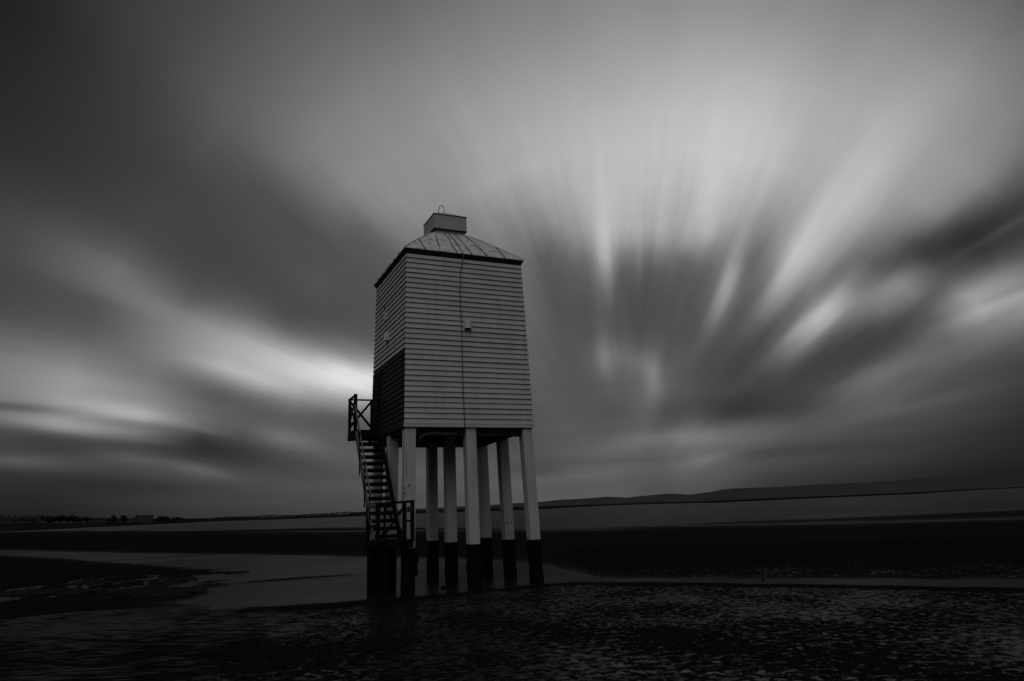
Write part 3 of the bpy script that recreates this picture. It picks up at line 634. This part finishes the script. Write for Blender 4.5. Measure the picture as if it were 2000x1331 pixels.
vent((-hw(6.95)-0.02, 0.05, 6.80), 'left')
sl = MB(); x = -hw(7.7)
sl.box((x-0.045, 0.30, 7.50), (x+0.0, 0.58, 7.97)); slo = sl.build('shutter', 'trim', LH)
sl = MB(); sl.box((x-0.055, 0.34, 7.86), (x-0.046, 0.54, 7.93)); sl.box((x-0.052, 0.30, 7.975), (x+0.0, 0.60, 7.995)); sl.build('slot', 'dark_edge', slo)
# door in the black side
dx = -hw(5.9)
def lean(b_): b_.v = [(x-TP*(5.9-z), y, z) for x, y, z in b_.v]; return b_          # follows the batter of the wall
dr_ = MB(); dr_.box((dx-0.050, 0.92, 4.27), (dx-0.02, 1.62, 5.95)); door = lean(dr_).build('door', 'black_wood', LH)
df = MB()
for y0, y1, z0, z1_ in ((0.84, 0.915, 4.26, 6.03), (1.625, 1.70, 4.26, 6.03), (0.915, 1.625, 5.955, 6.03)): df.box((dx-0.056, y0, z0), (dx-0.02, y1, z1_))
lean(df).build('door_frame', 'black_wood', door)
dh = MB(); dh.tube([(dx-0.08, 1.0, 5.05), (dx-0.13, 1.0, 5.05), (dx-0.13, 1.1, 5.05)], 0.012); dh.build('door_handle', 'iron', door)

# stair, upper balcony and lower landing: black timber
XO, XI = -2.62, -1.95
bal = MB(); bal.box((XO-0.04, 0.42, 4.22), (-hw(4.2)-0.04, 1.34, 4.27)); bal = bal.build('balcony', 'black_wood', LH)
bb = MB()
for y in (0.46, 0.88, 1.29): bb.box((XO-0.02, y-0.04, 4.04), (-1.6, y+0.04, 4.218))
bb.box((XO-0.045, 0.42, 4.06), (XO-0.022, 1.34, 4.218)); bb.build('joist', 'black_wood', bal)
for x, y, s_, zt, zb_ in ((XO, 0.47, 0.085, 5.29, 4.03), (XO, 1.29, 0.075, 5.27, 4.03), (-1.97, 1.29, 0.07, 5.27, 4.10), (-1.97, 0.47, 0.06, 5.25, 4.15)):
    b_ = MB(); b_.box((x-s_/2, y-s_/2, zb_), (x+s_/2, y+s_/2, zt)); b_.build('post', 'black_wood', bal)
b_ = MB(); b_.bar((XO, 0.47, 5.265), (XO, 1.29, 5.25), 0.05, 0.045); b_.build('rail', 'black_wood', bal)
b_ = MB(); b_.bar((XO, 1.29, 5.25), (-1.93, 1.29, 5.25), 0.05, 0.045); b_.build('rail', 'black_wood', bal)
b_ = MB(); b_.bar((XO, 0.50, 4.50), (XO, 1.27, 4.50), 0.03, 0.06); b_.build('rail', 'black_wood', bal)
for p_, q_ in (((XO, 0.50, 5.20), (XO, 1.26, 4.55)), ((XO-0.02, 0.50, 4.55), (XO-0.02, 1.26, 5.20)), ((XO, 1.27, 5.20), (-1.98, 1.27, 4.42)), ((XO, 1.31, 4.42), (-1.98, 1.31, 5.20))):
    b_ = MB(); b_.bar(p_, q_, 0.03, 0.065); b_.build('brace', 'black_wood', bal)
for x, y in ((XO-0.03, 0.66), (XO-0.03, 0.86), (XO-0.03, 1.06)):
    b_ = MB(); b_.add([(x-.01, y-.05, 4.2), (x-.01, y+.05, 4.2), (x-.01, y, 4.0), (x+.01, y-.05, 4.2), (x+.01, y+.05, 4.2), (x+.01, y, 4.0)], [(0,1,2),(3,5,4),(0,2,5,3),(1,4,5,2),(0,3,4,1)]); b_.build('valance_tooth', 'black_wood', bal)
b_ = MB(); b_.bar((-1.92, 0.55, 3.70), (-2.30, 0.55, 4.06), 0.07, 0.07); b_.build('bracket', 'black_wood', bal)
b_ = MB(); b_.bar((-1.90, 0.10, 3.75), (-2.2, 0.42, 4.05), 0.06, 0.06); b_.build('bracket', 'rail_worn', bal)

stair = MB(); 
T0, T1 = np.array((0.36, 4.16)), np.array((-1.76, 1.30))       # (y, z) of the outer stringer
stair.bar((XO, T0[0], T0[1]), (XO, T1[0], T1[1]), 0.045, 0.17, (0, 1, 0))
stair = stair.build('staircase', 'rail_worn', LH)
b_ = MB(); b_.bar((XI, T0[0]-0.05, T0[1]), (XI, T1[0]-0.03, T1[1]), 0.05, 0.19, (0, 1, 0)); b_.build('stringer', 'black_wood', stair)
NT = 15
for k in range(NT):
    t_ = (k+0.6)/(NT+0.2); y, z = T0+(T1-T0)*t_
    b_ = MB(); b_.box((XO+0.024, y-0.12, z-0.03), (XI-0.027, y+0.10, z+0.02)); b_.box((XO+0.03, y+0.06, z-0.075), (XI-0.03, y+0.09, z-0.031)); b_.build('tread', 'black_wood', stair)
HRo = 0.80
b_ = MB(); b_.bar((XO-0.02, 0.44, T0[1]+HRo), (XO-0.02, T1[0]+0.25, T1[1]+HRo+0.33), 0.035, 0.05, (0, 1, 0)); b_.build('handrail', 'rail_worn', stair)
for t_ in (0.30, 0.60, 0.88):
    y, z = T0+(T1-T0)*t_; b_ = MB(); b_.box((XO-0.045, y-0.03, z-0.34), (XO-0.001-0.024, y+0.035, z+HRo+0.02)); b_.build('baluster', 'black_wood', stair)

land_ = MB(); XR = -1.76; YN, YF = -2.22, -1.16; ZD = 1.30
land_.box((XO-0.06, YN-0.04, ZD-0.035), (XR+0.04, YF+0.35, ZD)); land_ = land_.build('landing', 'black_wood', LH)
b_ = MB(); b_.box((XO-0.04, YN-0.02, ZD-0.19), (XR+0.02, YN+0.06, ZD-0.037)); b_.box((XO-0.04, YN+0.062, ZD-0.17), (XO+0.04, YF+0.3, ZD-0.037)); b_.box((XR-0.06, YN+0.062, ZD-0.17), (XR+0.02, -2.02, ZD-0.037)); b_.build('joist', 'tar', land_)
for x, y, s_, zt in ((XO, YN, 0.09, 2.19), (XO, YF, 0.085, 2.16), (XR, YN, 0.085, 2.23), (XR-0.20, YN, 0.085, 2.17), (XO+0.17, YN+0.02, 0.05, 2.15)):
    b_ = MB(); b_.box((x-s_/2, y-s_/2, ZD-0.06), (x+s_/2, y+s_/2, zt)); b_.build('post', 'black_wood', land_)
b_ = MB(); b_.bar((XO-0.04, YN-0.045, 2.17), (XR+0.04, YN-0.045, 2.21), 0.03, 0.06); b_.build('rail', 'black_wood', land_)
b_ = MB(); b_.bar((XO-0.045, YN, 2.16), (XO-0.045, YF, 2.15), 0.03, 0.10); b_.build('rail', 'rail_worn', land_)
b_ = MB(); b_.bar((XO+0.1, YN-0.01, 1.42), (XR-0.22, YN-0.01, 1.42), 0.03, 0.04); b_.build('rail', 'black_wood', land_)
b_ = MB(); b_.bar((XO-0.03, YN, 1.66), (XO-0.03, YF, 1.64), 0.03, 0.05); b_.build('rail', 'black_wood', land_)
for zz in (1.74, 1.98):
    b_ = MB(); b_.bar((XR-0.17, YN, zz), (XR-0.03, YN, zz), 0.03, 0.045); b_.build('gate_hinge', 'black_wood', land_)
b_ = MB(); b_.box((XR-0.15, YN-0.065, 1.95), (XR-0.02, YN-0.045, 2.08)); b_.build('latch_plate', 'iron', land_)
for p_, q_ in (((XO+0.18, 2.06), (XR-0.24, 1.46)), ((XO+0.18, 1.46), (XR-0.24, 2.06))):
    b_ = MB(); b_.bar((p_[0], YN-0.025+0.03*(p_[1] > 2), p_[1]), (q_[0], YN-0.025+0.03*(p_[1] > 2), q_[1]), 0.022, 0.05); b_.build('brace', 'black_wood', land_)
for x, y, s_ in ((-2.52, -1.22, 0.22), (-2.46, -2.06, 0.21), (-2.12, -1.3, 0.20)):
    b_ = MB(); b_.box((x-s_/2, y-s_/2, -0.6), (x+s_/2, y+s_/2, ZD-0.192)); b_.build('pile', 'tar', land_, bevel=0.02)

# ------------------------------------------------------------------ rocks and stones
def rock(x, y, L, Wd, Hh, label, seed, rot=0.0, name='rock', n=40, m_=18, cat='rock'):
    c = ground(x, y); rs = np.random.RandomState(seed); b_ = MB(); vs = []
    uu = np.linspace(0, 2*math.pi, n, endpoint=False)
    for q in range(m_+1):
        lat = (q/m_)*math.pi/2; 
        for a_ in uu:
            rr = math.cos(lat); x_, y_ = rr*math.cos(a_), rr*math.sin(a_)
            k = 1+0.35*float(fbm(np.array([x_*2.2+seed]), np.array([y_*2.2]), seed, 4)[0])
            z_ = math.sin(lat)*(0.55+0.9*abs(float(fbm(np.array([x_*3.5+seed]), np.array([y_*3.5+9]), seed+5, 5, 0.6)[0])))
            vs.append((x_*k*L/2, y_*k*Wd/2, z_*Hh-0.012))
    fs = [(q*n+k, q*n+(k+1) % n, (q+1)*n+(k+1) % n, (q+1)*n+k) for q in range(m_) for k in range(n)]
    b_.add(vs, fs); o = b_.build(name, 'rock', smooth=False); o.location = (c[0], c[1], 0); o.rotation_euler = (0, 0, -YAW+rot)
    tag(o, label, cat, kind=None); return o
rock(330, 1162, 2.1, 1.5, 0.22, 'largest low dark weed covered rock at the left edge of the pool', 3)
rock(265, 1158, 1.9, 0.9, 0.12, 'flat dark rock touching the left end of the largest weed covered rock', 4)
rock(417, 1143, 1.05, 0.5, 0.07, 'small flat dark rock lying alone in the pool water above the largest rock', 8)
rock(60, 1160, 3.4, 1.2, 0.14, 'long flat dark rock ledge at the far left edge of the picture', 12)
rock(180, 1157, 2.0, 1.0, 0.13, 'dark weedy rock between the long left ledge and the flat rock', 15)
rock(180, 1140, 2.6, 0.9, 0.08, 'thin dark mud bar behind the weedy rocks at the left', 17)
rock(330, 1133, 2.4, 0.9, 0.06, 'thin dark mud spit pointing right into the pool at the left', 19)
rock(565, 1132, 3.9, 0.35, 0.06, 'long thin slanting bar of dark mud in the middle of the pool', 23, rot=0.42)
rock(866, 1150, 0.16, 0.13, 0.10, 'small dark stone in the shallow water between the front legs of the lighthouse', 29, n=16, m_=8, cat='stone')
rock(1490, 1135, 0.10, 0.09, 0.06, 'tiny dark stone standing in the narrow stream at the right', 31, n=16, m_=8, cat='stone')

# ------------------------------------------------------------------ the distant town: houses and trees along the left shore
def house(x0, x1, ytop, ybase, dist, label, flat=False, chim=2, wins=0, pale='render'):
    pL, pR = far(x0, ybase, dist), far(x1, ybase, dist); pT = far((x0+x1)/2, ytop, dist)
    zb = min(pL[2], pR[2]); Ht = pT[2]-zb; wd_ = float(np.hypot(*(pR-pL)[:2])); dp = 9.0
    e = (pR-pL)[:2]/wd_; nrm = np.array([-e[1], e[0]])
    if nrm@FW[:2] < 0: nrm = -nrm
    o = empty('house', (pL[0], pL[1], zb)); o.rotation_euler = (0, 0, math.atan2(e[1], e[0]))
    wall_h = Ht*(0.72 if not flat else 0.8)
    b_ = MB(); b_.box((0, 0, -4), (wd_, dp, wall_h)); wl = b_.build('wall', pale, o)
    b_ = MB()
    if flat: b_.box((-0.3, -0.3, wall_h+0.01), (wd_+0.3, dp+0.3, Ht))
    else: b_.add([(-.3,-.3,wall_h+.01),(wd_+.3,-.3,wall_h+.01),(wd_+.3,dp+.3,wall_h+.01),(-.3,dp+.3,wall_h+.01),(1.5,dp/2,Ht),(wd_-1.5,dp/2,Ht)], [(0,1,5,4),(2,3,4,5),(1,2,5),(3,0,4),(0,3,2,1)])
    rf_ = b_.build('roof', 'slate', o)
    if not flat:
        for k in range(chim):
            b_ = MB(); cx_ = wd_*(k+0.5)/chim; b_.box((cx_-.5, dp/2-.5, Ht-0.8), (cx_+.5, dp/2+.5, Ht+0.9)); b_.build('chimney', 'slate', rf_)
    nw = wins or max(2, int(wd_/3.5))
    for fl_ in range(2 if wall_h > 4 else 1):
        for k in range(nw):
            b_ = MB(); cx_ = wd_*(k+0.5)/nw; z0 = 0.8+fl_*2.8
            if z0+1.3 < wall_h: b_.box((cx_-.55, -0.06, z0), (cx_+.55, -0.003, z0+1.3)); b_.build('window', 'glass', o)
    tag(o, label, 'house', 'houses along the far shore'); return o
house(0, 21, 1008.5, 1020.5, 650, 'pale house at the far left edge of the distant shore', wins=3)
house(24, 44, 1009.5, 1020, 655, 'second pale house from the left on the distant shore', wins=3)
house(47, 61, 1008, 1020, 660, 'narrow pale house, third from the left on the distant shore', chim=1, wins=2)
house(63, 79, 1007.5, 1019.5, 665, 'brightest tall pale house at the right end of the left terrace', chim=1, wins=2)
house(176, 206, 1012.5, 1018.5, 730, 'low long building with dark flat roof between two groups of shore trees', flat=True)
house(228, 260, 1013, 1018, 770, 'low pale building under two round trees on the distant shore', flat=True)
house(264, 299, 1007, 1016.5, 800, 'large pale block with dark overhanging roof, rightmost building on the shore', flat=True)

def tree(x, ytop, ybase, dist, wpx, label, seed):
    base = far(x, ybase, dist); top = far(x, ytop, dist); Ht = top[2]-base[2]; mpp = dist/F_PX; wdt = wpx*mpp
    rs = random.Random(seed); o = empty('tree', tuple(base))
    b_ = MB(); b_.tube([(0,0,-3),(0.1,0,Ht*0.3),(0,0.1,Ht*0.7)], max(0.2, Ht*0.03), 6)
    for k in range(4):
        an = rs.uniform(0, 6.28); b_.tube([(0,0,Ht*0.3), (math.cos(an)*wdt*0.3, math.sin(an)*wdt*0.3, Ht*0.7)], 0.15, 5)
    b_.build('trunk', 'bark', o)
    c = MB(); cl_ = [(rs.gauss(0, wdt*0.2), rs.gauss(0, wdt*0.2), Ht*rs.uniform(0.05, 0.82), rs.uniform(0.18, 0.3)) for _ in range(12)]
    for k in range(520):
        cx_, cy_, cz_, cr = rs.choice(cl_); d = np.array([rs.gauss(0, 1) for _ in range(3)]); d /= np.linalg.norm(d)
        p_ = np.array([cx_, cy_, cz_]) + d*np.array([wdt, wdt, Ht])*cr*rs.uniform(0.5, 1.0)
        p_[2] = min(p_[2], Ht)
        a_ = np.array([rs.gauss(0, 1) for _ in range(3)]); a_ /= np.linalg.norm(a_); b2 = np.cross(a_, d); s_ = rs.uniform(0.3, 0.7)*mpp*1.9
        c.add([p_-a_*s_, p_+b2*s_, p_+a_*s_, p_-b2*s_], [(0,1,2,3)])
    c.build('crown', 'foliage', o)
    tag(o, label, 'tree', 'trees along the far shore'); return o
TR = [(8,1006,1020,680,18,'dark tree behind the leftmost pale house on the distant shore'),
      (34,1007.5,1020,685,16,'dark tree behind the second pale house on the distant shore'),
      (57,1006,1020,690,20,'dark tree behind the narrow pale house on the distant shore'),
      (74,1006,1020,690,18,'dark tree just behind the tall pale house on the distant shore'),
      (90,1008,1020,690,20,'dark tree just right of the left terrace of houses'),
      (104,1008.5,1020,700,16,'second dark tree to the right of the left terrace of houses'),
      (117,1005.5,1020,700,13,'tallest slim tree on the shore right of the left terrace'),
      (134,1006,1020,700,13,'tall round tree just right of the tallest slim tree'),
      (143,1007,1020,710,11,'tree on the right shoulder of the tall round tree'),
      (158,1010.5,1019,720,15,'low bushy tree left of the low long flat roofed building'),
      (171,1011.5,1019,720,10,'smallest low tree touching the left end of the long flat roofed building'),
      (213,1012,1018,750,10,'low tree at the right end of the long flat roofed building'),
      (223,1006.5,1018,760,12,'round tree standing above the left end of the low pale building'),
      (241,1006,1018,760,13,'round tree standing above the middle of the low pale building'),
      (268,1006.5,1017,830,8,'small tree showing over the left end of the large pale block'),
      (312,1008.5,1017,850,16,'broad domed tree just right of the large pale block'),
      (326,1009,1017,870,18,'second broad domed tree right of the large pale block'),
      (346,1010.5,1016,900,14,'low domed tree ending the row right of the large pale block')]
for k, a_ in enumerate(TR): tree(*a_, 100+k)
# the far wood that carries on along the coast, one mass
rs = random.Random(77); wdm = MB()
for k in range(8200):
    x = rs.uniform(-60, 735); d = float(np.interp(x, [0, 345, 350, 400, 450, 540, 640, 735], [800, 960, 950, 1110, 1010, 770, 710, 710]))
    yb = float(np.interp(x, [0, 300, 350, 400, 450, 540, 640, 735], [1020, 1018, 1017, 1015.5, 1014, 1011, 1006.5, 1003]))
    hh = float(np.interp(x, [0, 80, 150, 200, 300, 350, 400, 440, 520, 560, 640, 735], [11, 11, 9, 4, 5, 4, 3, 5.5, 5.5, 3.5, 5, 5.5]))*(0.8+0.5*float(vnoise(np.array([x*0.11]), np.array([0.5]), 5)[0])+0.5*float(vnoise(np.array([x*0.4]), np.array([3.5]), 6)[0]))
    p_ = far(x, yb-hh*rs.random()**0.6, d); s_ = rs.uniform(0.4, 1.0)*d/F_PX
    a_ = np.array([rs.gauss(0, 1) for _ in range(3)]); a_ /= np.linalg.norm(a_); b2 = np.cross(a_, [rs.gauss(0, 1) for _ in range(3)]); b2 /= np.linalg.norm(b2)
    p_ = p_ + np.array([FW[0], FW[1], 0])*rs.uniform(0, 30)
    wdm.add([p_-a_*s_, p_+b2*s_, p_+a_*s_, p_-b2*s_], [(0,1,2,3)])
wo = wdm.build('distant_woodland', 'foliage'); tag(wo, kind='stuff', label='dark belt of woodland running along the distant shore', cat='woodland')
